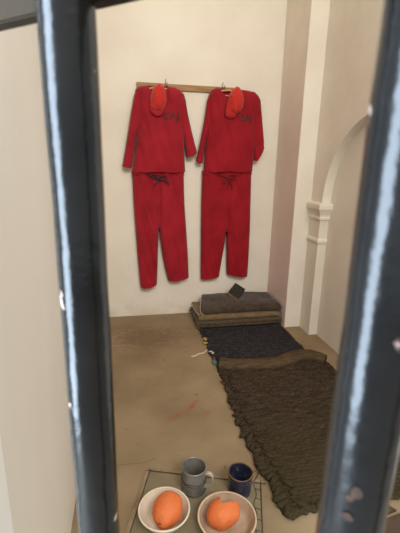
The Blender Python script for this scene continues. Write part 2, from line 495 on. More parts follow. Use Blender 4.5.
L_sr = [(0.505, 1.948), (0.522, 1.90), (0.540, 1.80), (0.565, 1.70), (0.598, 1.58), (0.626, 1.485), (0.585, 1.455), (0.535, 1.444), (0.515, 1.53), (0.490, 1.66), (0.45, 1.74), (0.45, 1.92)]
L_srf = [1, 1, 1, 1, 1, 0, 0, 1, 1, 1, 1, 1]
sh1, b1 = shirt('red lettered shirt hanging on the left of the rail, nearest the left wall', RED1, L_front, L_ff, L_back, L_bf, L_sl, L_slf, L_sr, L_srf,
      [(0.217, 1.990), (0.226, 1.962), (0.256, 1.932), (0.300, 1.922), (0.343, 1.934), (0.368, 1.980)], 1.3, ('C.P.J', 0.328, 1.728, 0.128, 0.060))

R_front = [(0.683, 1.332), (0.690, 1.48), (0.698, 1.62), (0.708, 1.73), (0.706, 1.86), (0.712, 1.945), (0.735, 1.985), (0.780, 2.008), (0.806, 2.005),
           (0.815, 1.970), (0.845, 1.938), (0.885, 1.930), (0.925, 1.945), (0.950, 1.990), (0.960, 2.003),
           (1.040, 2.000), (1.110, 1.990), (1.150, 1.958), (1.155, 1.86), (1.150, 1.74), (1.140, 1.60), (1.132, 1.46), (1.126, 1.338), (1.02, 1.330), (0.90, 1.337), (0.79, 1.327)]
R_ff = list(L_ff)
R_back = R_front[:9] + [(0.845, 2.004), (0.885, 2.000), (0.925, 2.003)] + R_front[14:]
R_bf = list(L_bf)
R_sl = [(0.722, 1.955), (0.700, 1.90), (0.685, 1.78), (0.660, 1.64), (0.635, 1.51), (0.613, 1.420), (0.640, 1.402), (0.672, 1.398), (0.690, 1.50), (0.715, 1.64), (0.745, 1.72), (0.76, 1.94)]
R_sr = [(1.140, 1.970), (1.168, 1.93), (1.185, 1.82), (1.205, 1.70), (1.220, 1.60), (1.224, 1.555), (1.195, 1.480), (1.163, 1.428), (1.135, 1.438), (1.118, 1.58), (1.105, 1.72), (1.09, 1.94)]
R_srf = [1, 1, 1, 1, 1, 0, 0, 0, 1, 1, 1, 1]
sh2, b2 = shirt('red lettered shirt on the right of the rail, hanging above the folded blankets', RED2, R_front, R_ff, R_back, R_bf, R_sl, L_slf, R_sr, R_srf,
      [(0.808, 2.000), (0.817, 1.968), (0.846, 1.935), (0.885, 1.927), (0.924, 1.942), (0.948, 1.986)], 4.7, ('C.P.J', 0.972, 1.738, 0.108, 0.056))

# --- trousers (hang behind the shirt hems)
def trousers(label, m_, outl, flags, crotch, seed, bow, bmat, bow2=None):
    cx = sum(p[0] for p in outl) / len(outl)
    t = thing('trousers', label, 'trousers', (cx, 3.352, outl[-1][1]), 'red trousers hanging on the back wall')
    def crease(x, z):
        c = crotch(z)
        return 0.018 * math.exp(-((x - c) / 0.012) ** 2) if c is not None else 0.0
    o = garment('legs', outl, flags, t, m_, 3.352, 0.042, 0.07, seed, 0.017, None, None, 0.018, bias=crease, fx=20, fz=1.6)
    # gathered waistband
    wb = [p for p in outl if p[1] > 1.32]
    x0, x1 = min(p[0] for p in wb), max(p[0] for p in wb); zt = max(p[1] for p in wb)
    bm = bmesh.new(); n = 90; rows = []
    for j in range(7):
        row = []
        for i in range(n + 1):
            u = i / n; x = x0 - 0.004 + (x1 - x0 + 0.008) * u
            e = math.sqrt(max(0, 1 - (2 * u - 1) ** 8))
            y = 3.352 - 0.045 * e - 0.007 * math.sin(u * 75 + math.sin(u * 31) * 2) * math.sin(PI * j / 6)
            row.append(bm.verts.new((x, y, zt - 0.030 + 0.030 * j / 6)))
        rows.append(row)
    for a, b in zip(rows, rows[1:]):
        for i in range(n): bm.faces.new((a[i], a[i + 1], b[i + 1], b[i]))
    mesh_obj('waistband', bm, m_, t)
    bm = bmesh.new()
    for path, r in bow:
        p = drape_path([(a, b) for a, b in path], o, t, 0.012)
        add_tube(bm, smooth_path(p, 6), r, 8)
    mesh_obj('drawstring', bm, bmat, t)
    return t

LT = [(0.072, 1.324), (0.074, 1.20), (0.078, 1.05), (0.084, 0.90), (0.090, 0.78), (0.100, 0.60), (0.110, 0.44), (0.120, 0.296), (0.165, 0.287), (0.215, 0.298), (0.272, 0.318), (0.278, 0.45), (0.284, 0.62), (0.291, 0.74),
      (0.296, 0.83), (0.302, 0.74), (0.322, 0.60), (0.348, 0.46), (0.376, 0.348), (0.44, 0.345), (0.50, 0.355), (0.568, 0.372), (0.560, 0.55), (0.548, 0.72), (0.534, 0.90), (0.522, 1.05), (0.516, 1.20), (0.513, 1.329)]
LTf = [1] * len(LT)
for i in (7, 8, 9, 18, 19, 20, 27): LTf[i] = 0
bowL = [([(0.175, 1.318), (0.20, 1.305), (0.228, 1.285), (0.262, 1.268), (0.292, 1.262)], 0.0055),
        ([(0.292, 1.262), (0.270, 1.285), (0.245, 1.300), (0.235, 1.285), (0.262, 1.266), (0.292, 1.262)], 0.005),
        ([(0.292, 1.262), (0.318, 1.288), (0.350, 1.284), (0.345, 1.262), (0.318, 1.256), (0.292, 1.262)], 0.005),
        ([(0.292, 1.262), (0.282, 1.24), (0.262, 1.218), (0.256, 1.205)], 0.005),
        ([(0.292, 1.262), (0.335, 1.255), (0.365, 1.238), (0.380, 1.225)], 0.0055),
        ([(0.284, 1.262), (0.292, 1.268), (0.300, 1.262), (0.292, 1.256), (0.284, 1.262)], 0.008)]
trousers('red trousers with a black drawstring bow, below the left shirt', RED1, LT, LTf, lambda z: 0.296 + (z - 0.83) * 0.02 if 0.8 < z < 1.28 else None, 2.2, bowL, BLACKTAPE)
RT = [(0.676, 1.331), (0.674, 1.20), (0.673, 1.05), (0.674, 0.90), (0.676, 0.75), (0.678, 0.60), (0.680, 0.46), (0.683, 0.352), (0.73, 0.350), (0.80, 0.358), (0.860, 0.372), (0.876, 0.50), (0.894, 0.62), (0.908, 0.72),
      (0.915, 0.785), (0.918, 0.70), (0.923, 0.60), (0.928, 0.48), (0.934, 0.390), (1.00, 0.372), (1.07, 0.365), (1.140, 0.362), (1.142, 0.50), (1.142, 0.65), (1.140, 0.80), (1.136, 0.95), (1.130, 1.15), (1.124, 1.338)]
RTf = list(LTf)
bowR = [([(0.80, 1.322), (0.825, 1.306), (0.862, 1.292), (0.89, 1.286)], 0.004),
        ([(0.895, 1.286), (0.872, 1.268), (0.858, 1.238), (0.882, 1.246), (0.895, 1.286)], 0.004),
        ([(0.895, 1.286), (0.93, 1.306), (0.965, 1.300), (0.950, 1.276), (0.918, 1.276), (0.895, 1.286)], 0.004),
        ([(0.895, 1.286), (0.915, 1.258), (0.938, 1.222), (0.945, 1.19)], 0.004),
        ([(0.895, 1.286), (0.905, 1.24), (0.900, 1.20), (0.893, 1.18)], 0.004)]
trousers('red trousers with a dark red drawstring, below the right shirt and above the blankets', RED2, RT, RTf, lambda z: 0.915 + (z - 0.785) * 0.03 if 0.75 < z < 1.26 else None, 8.1, bowR, THREAD)

# --- hangers
for k, (hx, cx, zz) in enumerate(((HOOKX[0], 0.300, 1.955), (HOOKX[1], 0.880, 1.965))):
    h = thing('clothes_hanger', ('pale wooden clothes hanger inside the collar of the left red shirt', 'pale wooden clothes hanger inside the collar of the right red shirt')[k], 'hanger', (cx, 3.338, zz), 'wooden clothes hangers')
    bm = bmesh.new()
    add_tube(bm, smooth_path([(cx - 0.17, 3.337, zz - 0.022), (cx - 0.09, 3.332, zz + 0.010), (cx, 3.330, zz + 0.024), (cx + 0.09, 3.332, zz + 0.010), (cx + 0.17, 3.337, zz - 0.022)], 8), 0.008, 10)
    mesh_obj('shoulder_bar', bm, WOODL, h)
    bm = bmesh.new()
    add_tube(bm, [(cx - 0.155, 3.336, zz - 0.020), (cx - 0.05, 3.334, zz - 0.015), (cx + 0.05, 3.334, zz - 0.017), (cx + 0.155, 3.336, zz - 0.020)], 0.005, 10)
    mesh_obj('lower_bar', bm, WOODL, h)
    bm = bmesh.new()
    add_tube(bm, smooth_path([(cx, 3.330, zz + 0.024), (cx + (hx - cx) * 0.5, 3.330, zz + 0.040), (hx, 3.332, zz + 0.052), (hx, 3.338, zz + 0.06)], 6), 0.002, 8)
    mesh_obj('wire_hook', bm, STEEL, h)

# --- caps
def cap(label, crown, brim, y0, seed):
    cx = sum(p[0] for p in crown) / len(crown)
    t = thing('cloth_cap', label, 'cap', (cx, y0, min(p[1] for p in crown)), 'cloth caps at the shirt collars')
    garment('crown', crown, [1] * len(crown), t, CAPRED, y0, 0.050, 0.055, seed, 0.012, None, None, 0.010, step=0.006, fx=22, fz=8)
    garment('brim', brim, [1] * len(brim), t, CAPDK, y0 + 0.006, 0.022, 0.03, seed + 5, 0.006, None, None, 0.004, step=0.006)
    return t
cap('soft orange-red cap hanging at the collar of the left shirt',
    [(0.290, 2.000), (0.252, 1.970), (0.236, 1.93), (0.226, 1.875), (0.232, 1.815), (0.268, 1.788), (0.312, 1.796), (0.345, 1.828), (0.356, 1.875), (0.350, 1.93), (0.330, 1.98), (0.306, 2.004)],
    [(0.335, 1.98), (0.240, 1.90), (0.216, 1.835), (0.232, 1.780), (0.274, 1.752), (0.312, 1.760), (0.340, 1.80), (0.364, 1.86), (0.360, 1.94)], 3.268, 3.0)
cap('soft orange-red cap hanging at the collar of the right shirt',
    [(0.930, 2.012), (0.895, 1.985), (0.868, 1.94), (0.864, 1.88), (0.880, 1.825), (0.922, 1.798), (0.966, 1.816), (0.994, 1.860), (0.998, 1.908), (0.986, 1.958), (0.964, 1.995), (0.950, 2.010)],
    [(0.880, 1.97), (0.852, 1.90), (0.838, 1.83), (0.842, 1.778), (0.880, 1.758), (0.925, 1.768), (0.955, 1.806), (0.98, 1.86), (0.94, 1.93)], 3.268, 7.0)

# ------------------------------------------------------------------ woven mats
def woven_mat(bm, x0, x1, y0, y1, zb, th, pr, pc, seed, edge=0.012, lift=None, nx=150, per=7, wav=0.006):
    rows_n = int((y1 - y0) / pr) * per
    V = []
    for j in range(rows_n + 1):
        y = y0 + (y1 - y0) * j / rows_n
        rw = (y - y0) / pr; ri = int(rw); fr = rw - ri
        eL = edge * noise.noise(Vector((ri * 1.7, seed, 0))) + 0.5 * edge * noise.noise(Vector((y * 3, seed, 5)))
        eR = edge * noise.noise(Vector((ri * 1.7, seed, 9))) + 0.5 * edge * noise.noise(Vector((y * 3, seed, 15)))
        prof = abs(math.sin(PI * fr)) ** 0.6
        row = []
        for i in range(nx + 1):
            u = i / nx; x = x0 + eL + (x1 + eR - x0 - eL) * u
            br = 0.5 + 0.5 * math.sin(2 * PI * x / pc + ri * PI + 2.5 * noise.noise(Vector((x * 5, ri * 0.6, seed))))
            h = th * (0.45 + 0.55 * prof * (0.45 + 0.55 * br))
            h += wav * noise.noise(Vector((x * 6, y * 6, seed))) + 0.3 * th * noise.noise(Vector((x * 45, y * 45, seed)))
            e = min(u, 1 - u) * nx / 3; e = min(1, e)
            if j < 3 or j > rows_n - 3: e = min(e, min(j, rows_n - j) / 3)
            z = zb + max(0.001, h) * e
            if lift: z += lift(x, y) * min(1, e + 0.0)
            yy = y + 0.006 * noise.noise(Vector((x * 7, ri * 0.9, seed + 2)))
            row.append(bm.verts.new((x, yy, z)))
        V.append(row)
    for a, b in zip(V, V[1:]):
        for i in range(nx): bm.faces.new((a[i], a[i + 1], b[i + 1], b[i]))
    # flat underside
    ring = V[0] + [r[-1] for r in V[1:]] + V[-1][-2::-1] + [r[0] for r in V[-2:0:-1]]
    low = [bm.verts.new((v.co.x, v.co.y, zb)) for v in ring]
    for i in range(len(ring)):
        j = (i + 1) % len(ring); bm.faces.new((ring[j], ring[i], low[i], low[j]))
    f = bm.faces.new(low)

def olive_front(N, L, tc, col):
    # colour shifts from brown at the back to olive nearer the front
    sx = N.new('ShaderNodeSeparateXYZ'); L.new(tc.outputs['Object'], sx.inputs[0])
    n = N.new('ShaderNodeTexNoise'); n.inputs['Scale'].default_value = 5; L.new(tc.outputs['Object'], n.inputs['Vector'])
    a = N.new('ShaderNodeMath'); a.operation = 'MULTIPLY_ADD'; a.inputs[1].default_value = 0.5
    L.new(n.outputs['Fac'], a.inputs[0]); L.new(sx.outputs['Y'], a.inputs[2])
    mr = N.new('ShaderNodeMapRange'); mr.inputs[1].default_value = 0.32; mr.inputs[2].default_value = -0.20; mr.inputs[4].default_value = 0.8
    L.new(a.outputs[0], mr.inputs[0])
    x = N.new('ShaderNodeMix'); x.data_type = 'RGBA'; x.inputs[7].default_value = srgb(62, 54, 36)
    L.new(mr.outputs[0], x.inputs[0]); L.new(col, x.inputs[6])
    return x.outputs[2]

NAVY = mat('navy_black_rag', srgb(56, 52, 52), srgb(36, 34, 38), rough=0.95, scale=60, spots=(srgb(120, 114, 108), 85, 0.66), stretch=(0.4, 2, 1), bump=0.6, bscale=150, spec=0.1)
BROWN = mat('brown_rag_weave', srgb(74, 60, 46), srgb(44, 36, 28), rough=0.95, scale=40, stretch=(0.4, 2.2, 1), spots=(srgb(104, 90, 70), 110, 0.645), bump=0.9, bscale=150, spec=0.1, extra=olive_front)
BAND = mat('light_brown_hem', srgb(94, 77, 56), srgb(72, 58, 42), rough=0.95, scale=30, stretch=(0.5, 2, 2), bump=0.5, bscale=140, spec=0.1)
RAGY = mat('yellow_rag', srgb(160, 130, 60), rough=0.95); RAGT = mat('teal_rag', srgb(70, 112, 108), rough=0.95)
RAGR = mat('red_rag', srgb(120, 52, 44), rough=0.95); RAGW = mat('off_white_rag', srgb(196, 184, 160), rough=0.95)

mb = thing('woven_mat', 'navy-black woven rag mat lying under the folded blankets at the back', 'mat', (0.99, 2.88, 0.0))
bm = bmesh.new(); woven_mat(bm, 0.625, 1.362, 2.385, 3.375, 0.0, 0.014, 0.022, 0.035, 2.0, edge=0.02, nx=130)
mesh_obj('weave', bm, NAVY, mb)
bm = bmesh.new()
for k in range(34):
    y = 2.44 + 0.93 * k / 34
    add_blob(bm, (0.617 + random.uniform(-0.010, 0.008), y, 0.010), (0.018, 0.011, 0.010), random.uniform(-0.7, 0.7), 2, 0.006, 60)
mesh_obj('frayed_edge', bm, NAVY, mb)
def rag(px, label, m_, parent, size=(0.02, 0.012, 0.012), n=3):
    bm = bmesh.new()
    for _ in range(n):
        add_blob(bm, (px[0] + random.uniform(-0.012, 0.012), px[1] + random.uniform(-0.018, 0.018), 0.012), size, random.uniform(0, 3), 2, 0.006, 50)
    o = mesh_obj('rag_knot', bm, m_, parent); o['label'] = label
rag((0.608, 2.78), 'yellow rag knot', RAGY, mb, (0.02, 0.014, 0.013))
rag((0.606, 2.72), 'yellow rag knot', RAGY, mb, (0.018, 0.012, 0.012), 2)
rag((0.612, 2.545), 'off-white rag knot', RAGW, mb, (0.016, 0.012, 0.012), 2)
rag((0.600, 2.98), 'red rag knot', RAGR, mb, (0.012, 0.01, 0.01), 2)

mw = thing('woven_mat', 'brown and olive braided rag mat running along the floor towards the viewer', 'mat', (1.01, 1.78, 0.0))
def lift(x, y):
    # the mat climbs over the navy mat beneath its back end
    return 0.018 * max(0, min(1, (y - 2.20) / 0.12))
bm = bmesh.new(); woven_mat(bm, 0.605, 1.402, 1.155, 2.36, 0.0, 0.018, 0.020, 0.040, 5.0, edge=0.022, lift=lift, nx=220)
mesh_obj('weave', bm, BROWN, mw)
# raised hem roll at the back end
bm = bmesh.new()
path = [(0.625, 2.345, 0.034), (0.70, 2.318, 0.034), (0.80, 2.298, 0.035), (0.92, 2.288, 0.036), (1.04, 2.288, 0.037), (1.13, 2.312, 0.040), (1.20, 2.340, 0.045), (1.28, 2.346, 0.044), (1.345, 2.330, 0.040), (1.405, 2.275, 0.032)]
P = smooth_path(path, 12)
rings = []
for i, p in enumerate(P):
    t = (P[min(i + 1, len(P) - 1)] - P[max(i - 1, 0)]).normalized(); nn = Vector((-t.y, t.x, 0))
    ring = []
    w = 0.052 + 0.010 * noise.noise(Vector((p.x * 9, 3, 1))); hh = 0.030 + 0.005 * noise.noise(Vector((p.x * 12, 7, 1)))
    for j in range(20):
        a = 2 * PI * j / 20
        ca, sa = math.cos(a), math.sin(a)
        q = p + nn * (w * math.copysign(abs(ca) ** 0.7, ca)) + Vector((0, 0, hh * math.copysign(abs(sa) ** 0.7, sa)))
        q += Vector((0, 0, 0.007 * noise.noise(Vector((q.x * 90, q.y * 25, q.z * 60)))))
        q.z = max(q.z, 0.008); ring.append(bm.verts.new(q))
    rings.append(ring)
for a, b in zip(rings, rings[1:]):
    for j in range(20): bm.faces.new((a[j], a[(j + 1) % 20], b[(j + 1) % 20], b[j]))
bm.faces.new(rings[0][::-1]); bm.faces.new(rings[-1])
o = mesh_obj('end_hem', bm, BAND, mw); o['label'] = 'light brown rolled hem'
# braided left edge
bm = bmesh.new()
y = 1.165; k = 0
while y < 2.30:
    fr = (y - 1.16) / 1.2
    xl = 0.632 - 0.045 * math.sin(PI * min(1, fr * 1.1)) * 0.8
    big = 1.25 - 0.55 * fr
    add_blob(bm, (xl + random.uniform(-0.012, 0.010), y, 0.016), (0.030 * big * random.uniform(0.7, 1.25), 0.0145 * big, 0.014 * big), 0.55 + random.uniform(-0.5, 0.5), 2, 0.010, 45)
    if k % 2 == 0: add_blob(bm, (xl + 0.050 * big, y + 0.012, 0.018), (0.030 * big * random.uniform(0.6, 1.2), 0.012 * big, 0.010 * big), -0.45 + random.uniform(-0.5, 0.5), 2, 0.010, 45)
    y += 0.024 * big; k += 1
mesh_obj('braided_edge', bm, BROWN, mw)
# knotted front edge
bm = bmesh.new()
x = 0.645
while x < 1.40:
    add_blob(bm, (x, 1.158 + random.uniform(-0.008, 0.008), 0.012), (0.016, 0.022, 0.012), random.uniform(-0.4, 0.4), 2, 0.008, 50); x += 0.024
for _ in range(8):
    add_blob(bm, (0.655 + random.uniform(-0.03, 0.03), 1.150 + random.uniform(-0.012, 0.02), 0.016), (0.028, 0.014, 0.014), random.uniform(0, 3), 2, 0.010, 45)
mesh_obj('front_fringe', bm, BROWN, mw)
bm = bmesh.new()
for j in range(52):
    yy = 1.18 + 1.1 * j / 52
    add_blob(bm, (1.402 + random.uniform(-0.008, 0.010), yy, 0.012), (0.022, 0.013, 0.012), random.uniform(-0.6, 0.6), 2, 0.008, 50)
mesh_obj('frayed_edge', bm, BROWN, mw)
rag((0.612, 2.40), 'teal rag knot', RAGT, mw, (0.020, 0.013, 0.013))
rag((0.606, 2.45), 'red rag knot', RAGR, mw, (0.012, 0.01, 0.01), 2)
rag((0.596, 2.14), 'red rag knot', RAGR, mw, (0.010, 0.009, 0.009), 2)
rag((0.588, 1.86), 'red rag knot', RAGR, mw, (0.010, 0.009, 0.009), 2)

# pale string lying beside the mats
bm = bmesh.new()
add_tube(bm, smooth_path([(0.455, 2.525, 0.004), (0.49, 2.535, 0.004), (0.52, 2.560, 0.004), (0.555, 2.565, 0.005), (0.59, 2.60, 0.007)], 8), [0.003] + [0.0055] * 31 + [0.006], 8)
tag(mesh_obj('string', bm, RAGW), 'short pale string lying on the floor against the navy mat edge', 'string')

# ------------------------------------------------------------------ folded blankets
def blanket_bm(x0, x1, y0, y1, z0, z1, layers, seed, wav=0.006, skew=0.0, sag=None, left=0.0):
    """serpentine section in y,z: layers of cloth folded back and forth, folds rounded at the front"""
    bm = bmesh.new()
    th = (z1 - z0) / layers
    sec = []
    ns = 16
    g = th * 0.10
    # outer outline: front side from bottom to top with a bulge per pair of layers, back likewise
    for l in range(layers):
        zb = z0 + l * th; 
        for s in range(9):
            a = -PI / 2 + PI * s / 8
            sec.append((y0 + th * 0.5 - th * 0.5 * math.cos(a) + (0.006 * math.sin(l * 2.3 + seed)), zb + th * 0.5 + (th * 0.5 - g * 0.5) * math.sin(a)))
    for s in range(1, ns): sec.append((y0 + th * 0.5 + (y1 - y0 - th) * s / ns, z1 - g * 0.5))
    for l in reversed(range(layers)):
        zb = z0 + l * th
        for s in range(7):
            a = PI / 2 - PI * s / 6
            sec.append((y1 - th * 0.5 + th * 0.5 * math.cos(a), zb + th * 0.5 + (th * 0.5 - g * 0.5) * math.sin(a)))
    for s in range(1, ns): sec.append((y1 - th * 0.5 - (y1 - y0 - th) * s / ns, z0 + g * 0.5))
    nX = 70; rings = []
    for i in range(nX + 1):
        u = i / nX
        ring = []
        for (y, z) in sec:
            e = min(u, 1 - u) * nX
            round_ = 1.0 - 0.10 * math.exp(-e * 0.9)
            lz = (z - z0) / th; fl = abs((lz % 1.0) - 0.5) * 2       # 1 at the fold line
            inset = 0.010 * fl ** 3 * (1 if e < 1 else 0)
            x = x0 + (x1 - x0) * u + (inset if u < .5 else -inset) + 0.012 * noise.noise(Vector((y * 5, lz * 1.2, seed + u * 1.5)))
            x += skew * (y - y0) + left * (1 - u) * (y - y0) / (y1 - y0)
            zc = (z0 + z1) / 2
            zz = zc + (z - zc) * round_ + wav * noise.noise(Vector((x * 6, y * 6, seed)))*(z - z0) / (z1 - z0)
            yy = y + 0.010 * noise.noise(Vector((x * 5, z * 14, seed + 4))) + 0.004 * noise.noise(Vector((x * 22, z * 20, seed + 6)))
            if sag: zz += sag(x, y) * (z - z0) / (z1 - z0)
            ring.append(bm.verts.new((x, yy, max(zz, z0 + 0.0005))))
        rings.append(ring)
    n = len(sec)
    for a, b in zip(rings, rings[1:]):
        for j in range(n): bm.faces.new((a[j], a[(j + 1) % n], b[(j + 1) % n], b[j]))
    f1 = bm.faces.new(rings[0][::-1]); f2 = bm.faces.new(rings[-1])
    bmesh.ops.triangulate(bm, faces=[f1, f2])
    return bm
BL1 = mat('dark_brown_wool', srgb(92, 76, 54), srgb(72, 60, 42), rough=0.98, scale=30, bump=0.5, bscale=200, spec=0.05, sheen=0.2)
BL2 = mat('olive_brown_wool', srgb(128, 106, 74), srgb(108, 88, 60), rough=0.98, scale=30, bump=0.5, bscale=200, spec=0.05, sheen=0.2)
BL3 = mat('grey_brown_wool', srgb(80, 66, 52), srgb(62, 51, 40), rough=0.98, scale=25, bump=0.5, bscale=200, spec=0.05, sheen=0.2)
GRP = 'folded wool blankets stacked on the mat'
ZM = 0.021
bm = blanket_bm(0.585, 1.352, 2.965, 3.365, ZM, ZM + 0.052, 2, 1.0)
tag(mesh_obj('folded_blanket', bm, BL1, angle=1.2), 'dark brown folded wool blanket at the bottom of the stack, lying on the navy mat', 'blanket', GRP)
bm = blanket_bm(0.598, 1.350, 2.980, 3.370, ZM + 0.053, ZM + 0.108, 1, 2.0, wav=0.004)
tag(mesh_obj('folded_blanket', bm, BL2, angle=1.2), 'light olive-brown folded wool blanket in the middle of the stack', 'blanket', GRP)
bt = thing('folded_blanket', 'dark grey-brown folded blanket on top of the stack, with pale edge stitching', 'blanket', (0.99, 3.18, ZM + 0.109), GRP)
def sag(x, y): return -0.012 * max(0, (3.10 - y) / 0.12) + 0.012 * math.sin((x - 0.6) * 4)
bm = blanket_bm(0.622, 1.345, 2.992, 3.365, ZM + 0.109, ZM + 0.180, 1, 3.0, wav=0.014, sag=sag, left=0.075)
top = mesh_obj('folded_cloth', bm, BL3, bt, angle=1.2)
bm = bmesh.new()
add_tube(bm, smooth_path([(0.685, 3.31, 0.195), (0.655, 3.20, 0.180), (0.632, 3.10, 0.165), (0.622, 3.03, 0.148), (0.640, 2.985, 0.134)], 8), 0.0035, 8)
add_tube(bm, smooth_path([(0.590, 3.27, 0.133), (0.588, 3.17, 0.130), (0.592, 3.08, 0.130), (0.606, 3.01, 0.134)], 8), 0.0030, 8)
o = mesh_obj('edge_stitching', bm, RAGW, bt); o['label'] = 'pale edge stitching'

# ------------------------------------------------------------------ book on the blankets
LEATHER = mat('dark_book_cover', srgb(30, 26, 20), srgb(22, 19, 15), rough=0.5, scale=20, bump=0.2)
PAGES = mat('tan_page_edges', srgb(196, 160, 112), srgb(172, 136, 92), rough=0.9, scale=60, stretch=(1, 1, 12))
bk_ = bpy.data.objects.new('book', None); C.objects.link(bk_)
tag(bk_, 'small thick book with dark cover lying askew on the top blanket', 'book')
bk_.location = (0.990, 3.205, 0.258)
bk_.rotation_euler = (Matrix.Rotation(math.radians(40), 3, 'X') @ Matrix.Rotation(math.radians(-42), 3, 'Z')).to_euler()
def local(name, bm, m_, parent):
    bmesh.ops.recalc_face_normals(bm, faces=bm.faces)
    me = bpy.data.meshes.new(name); bm.to_mesh(me); bm.free(); me.materials.append(m_)
    o = bpy.data.objects.new(name, me); C.objects.link(o); o.parent = parent; return o
BW, BH, BT = 0.108, 0.132, 0.048
bm = bmesh.new(); add_box(bm, -BW / 2 + 0.003, BW / 2 - 0.004, -BH / 2 + 0.004, BH / 2 - 0.004, -BT / 2 + 0.003, BT / 2 - 0.003)
local('pages', bm, PAGES, bk_)
bm = bmesh.new()
add_box(bm, -BW / 2, BW / 2, -BH / 2, BH / 2, BT / 2 - 0.003, BT / 2, 0.001)
add_box(bm, -BW / 2, BW / 2, -BH / 2, BH / 2, -BT / 2, -BT / 2 + 0.003, 0.001)
add_box(bm, BW / 2 - 0.003, BW / 2 + 0.002, -BH / 2, BH / 2, -BT / 2, BT / 2, 0.0015)
local('cover', bm, LEATHER, bk_)

# ------------------------------------------------------------------ square tray on the floor
TRAY = mat('grey_green_tray', srgb(132, 119, 92), srgb(116, 104, 80), rough=0.7, scale=8, bump=0.25, bscale=40, spots=(srgb(70, 60, 46), 30, 0.72))
TEDGE = mat('worn_tray_edge', srgb(152, 132, 100), srgb(128, 110, 84), rough=0.8, scale=20)
TLINE = mat('dark_tray_wire', srgb(86, 72, 54), srgb(64, 54, 42), rough=0.6, scale=20)
ux = Vector((0.951, -0.309, 0)); uy = Vector((-0.309, -0.951, 0))
TL = Vector((0.066, 1.500, 0)); SZ = 0.535
def tp(a, b, z=0): return TL + ux * a + uy * b + Vector((0, 0, z))
tr = thing('tray', 'square grey-green tray lying flat on the floor under the bowls and mugs', 'tray', tuple(tp(SZ / 2, SZ / 2)))
bm = bmesh.new()
add_prism(bm, [tp(a, b)[:2] for a, b in ((0.0, 0.0), (SZ, 0.0), (SZ, SZ), (0.0, SZ))][::-1], 0.0, 0.006)
mesh_obj('plate', bm, TRAY, tr, smooth=False)
bm = bmesh.new()
w = 0.016
for a0, a1, b0, b1 in ((0, SZ, 0, w), (0, w, w, SZ - w), (0, SZ, SZ - w, SZ)):
    add_prism(bm, [tp(a, b)[:2] for a, b in ((a0, b0), (a1, b0), (a1, b1), (a0, b1))][::-1], 0.006, 0.0085)
mesh_obj('worn_rim', bm, TEDGE, tr, smooth=False)
bm = bmesh.new()
add_tube(bm, [tp(w + 0.002, 0.006, 0.0085), tp(w + 0.002, SZ, 0.0085)], 0.0022, 6)
add_tube(bm, [tp(0.004, w + 0.002, 0.0085), tp(SZ + 0.02, w + 0.002, 0.0085)], 0.0022, 6)
add_tube(bm, [tp(SZ - 0.004, 0.0, 0.008), tp(SZ - 0.004, SZ, 0.008)], 0.0022, 6)
add_tube(bm, smooth_path([tp(SZ - 0.030 + 0.006 * (1 if k % 2 else -1), 0.03 + 0.05 * k, 0.0075) for k in range(10)], 4), 0.0016, 6)
for k in range(9):
    add_tube(bm, [tp(SZ - 0.030, 0.05 + 0.05 * k, 0.0075), tp(SZ - 0.004, 0.055 + 0.05 * k, 0.0075)], 0.0014, 6)
mesh_obj('edge_wire', bm, TLINE, tr)
ZT = 0.006

# hairline joint in the cement left of the tray
bm = bmesh.new()
add_tube(bm, smooth_path([(-0.22, 1.535, 0.0), (-0.106, 1.541, 0.0), (-0.03, 1.545, 0.0), (0.044, 1.541, 0.0), (0.12, 1.56, 0.0)], 5), 0.0010, 6)
struct('trim_5', bm, TLINE)

# ------------------------------------------------------------------ bowls, mugs, fruit
ENW = mat('white_enamel', srgb(226, 214, 194), srgb(210, 196, 174), rough=0.35, scale=14, spots=(srgb(90, 74, 60), 38, 0.70), spec=0.5)
ENC = mat('worn_metal_bowl', srgb(214, 198, 170), srgb(184, 160, 130), rough=0.4, scale=10, spec=0.5, lo=0.3, hi=0.7)
ENI = mat('tarnished_bowl_inside', srgb(194, 170, 146), srgb(160, 134, 110), rough=0.45, scale=12, lo=0.3, hi=0.7)
GREYM = mat('dull_grey_tin', srgb(150, 146, 136), srgb(106, 104, 98), rough=0.38, scale=14, metal=0.4, bump=0.15, bscale=50)
BANDM = mat('darkened_tin', srgb(84, 82, 78), srgb(64, 62, 60), rough=0.4, metal=0.4)
PALEH = mat('pale_worn_tin', srgb(196, 190, 176), srgb(168, 162, 150), rough=0.45, scale=20, metal=0.2)
BLUE = mat('speckled_blue_enamel', srgb(74, 62, 52), srgb(28, 35, 58), rough=0.3, scale=22, lo=0.38, hi=0.48, spots=(srgb(130, 136, 155), 120, 0.66), spec=0.6)
DKRIM = mat('worn_brown_rim', srgb(112, 88, 62), srgb(60, 48, 38), rough=0.5, scale=40)

def bowl(label, cx, cy, r, h, rb, mo, mi, mrim, curve=0.55):
    t = thing('bowl', label, 'bowl', (cx, cy, ZT), 'enamel bowls on the tray')
    def pr(off, zoff):
        out = []
        for i in range(13):
            u = i / 12
            out.append((rb - off + (r - rb) * u ** curve if i else rb - off, ZT + zoff + (h - zoff) * u))
        return out
    bm = bmesh.new(); add_lathe(bm, cx, cy, [(0, ZT), (rb * 0.9, ZT)] + [(a, b) for a, b in pr(0, 0.0)])
    mesh_obj('outside', bm, mo, t)
    inner = pr(0.003, 0.004)
    bm = bmesh.new(); add_lathe(bm, cx, cy, [(0, ZT + 0.004), (rb * 0.85, ZT + 0.004)] + inner)
    mesh_obj('inside', bm, mi, t)
    bm = bmesh.new()
    add_tube(bm, [(cx + (r - 0.0005) * math.cos(2 * PI * j / 64), cy + (r - 0.0005) * math.sin(2 * PI * j / 64), ZT + h) for j in range(64)], 0.0042, 8, closed=True)
    mesh_obj('rim', bm, mrim, t)
    return t
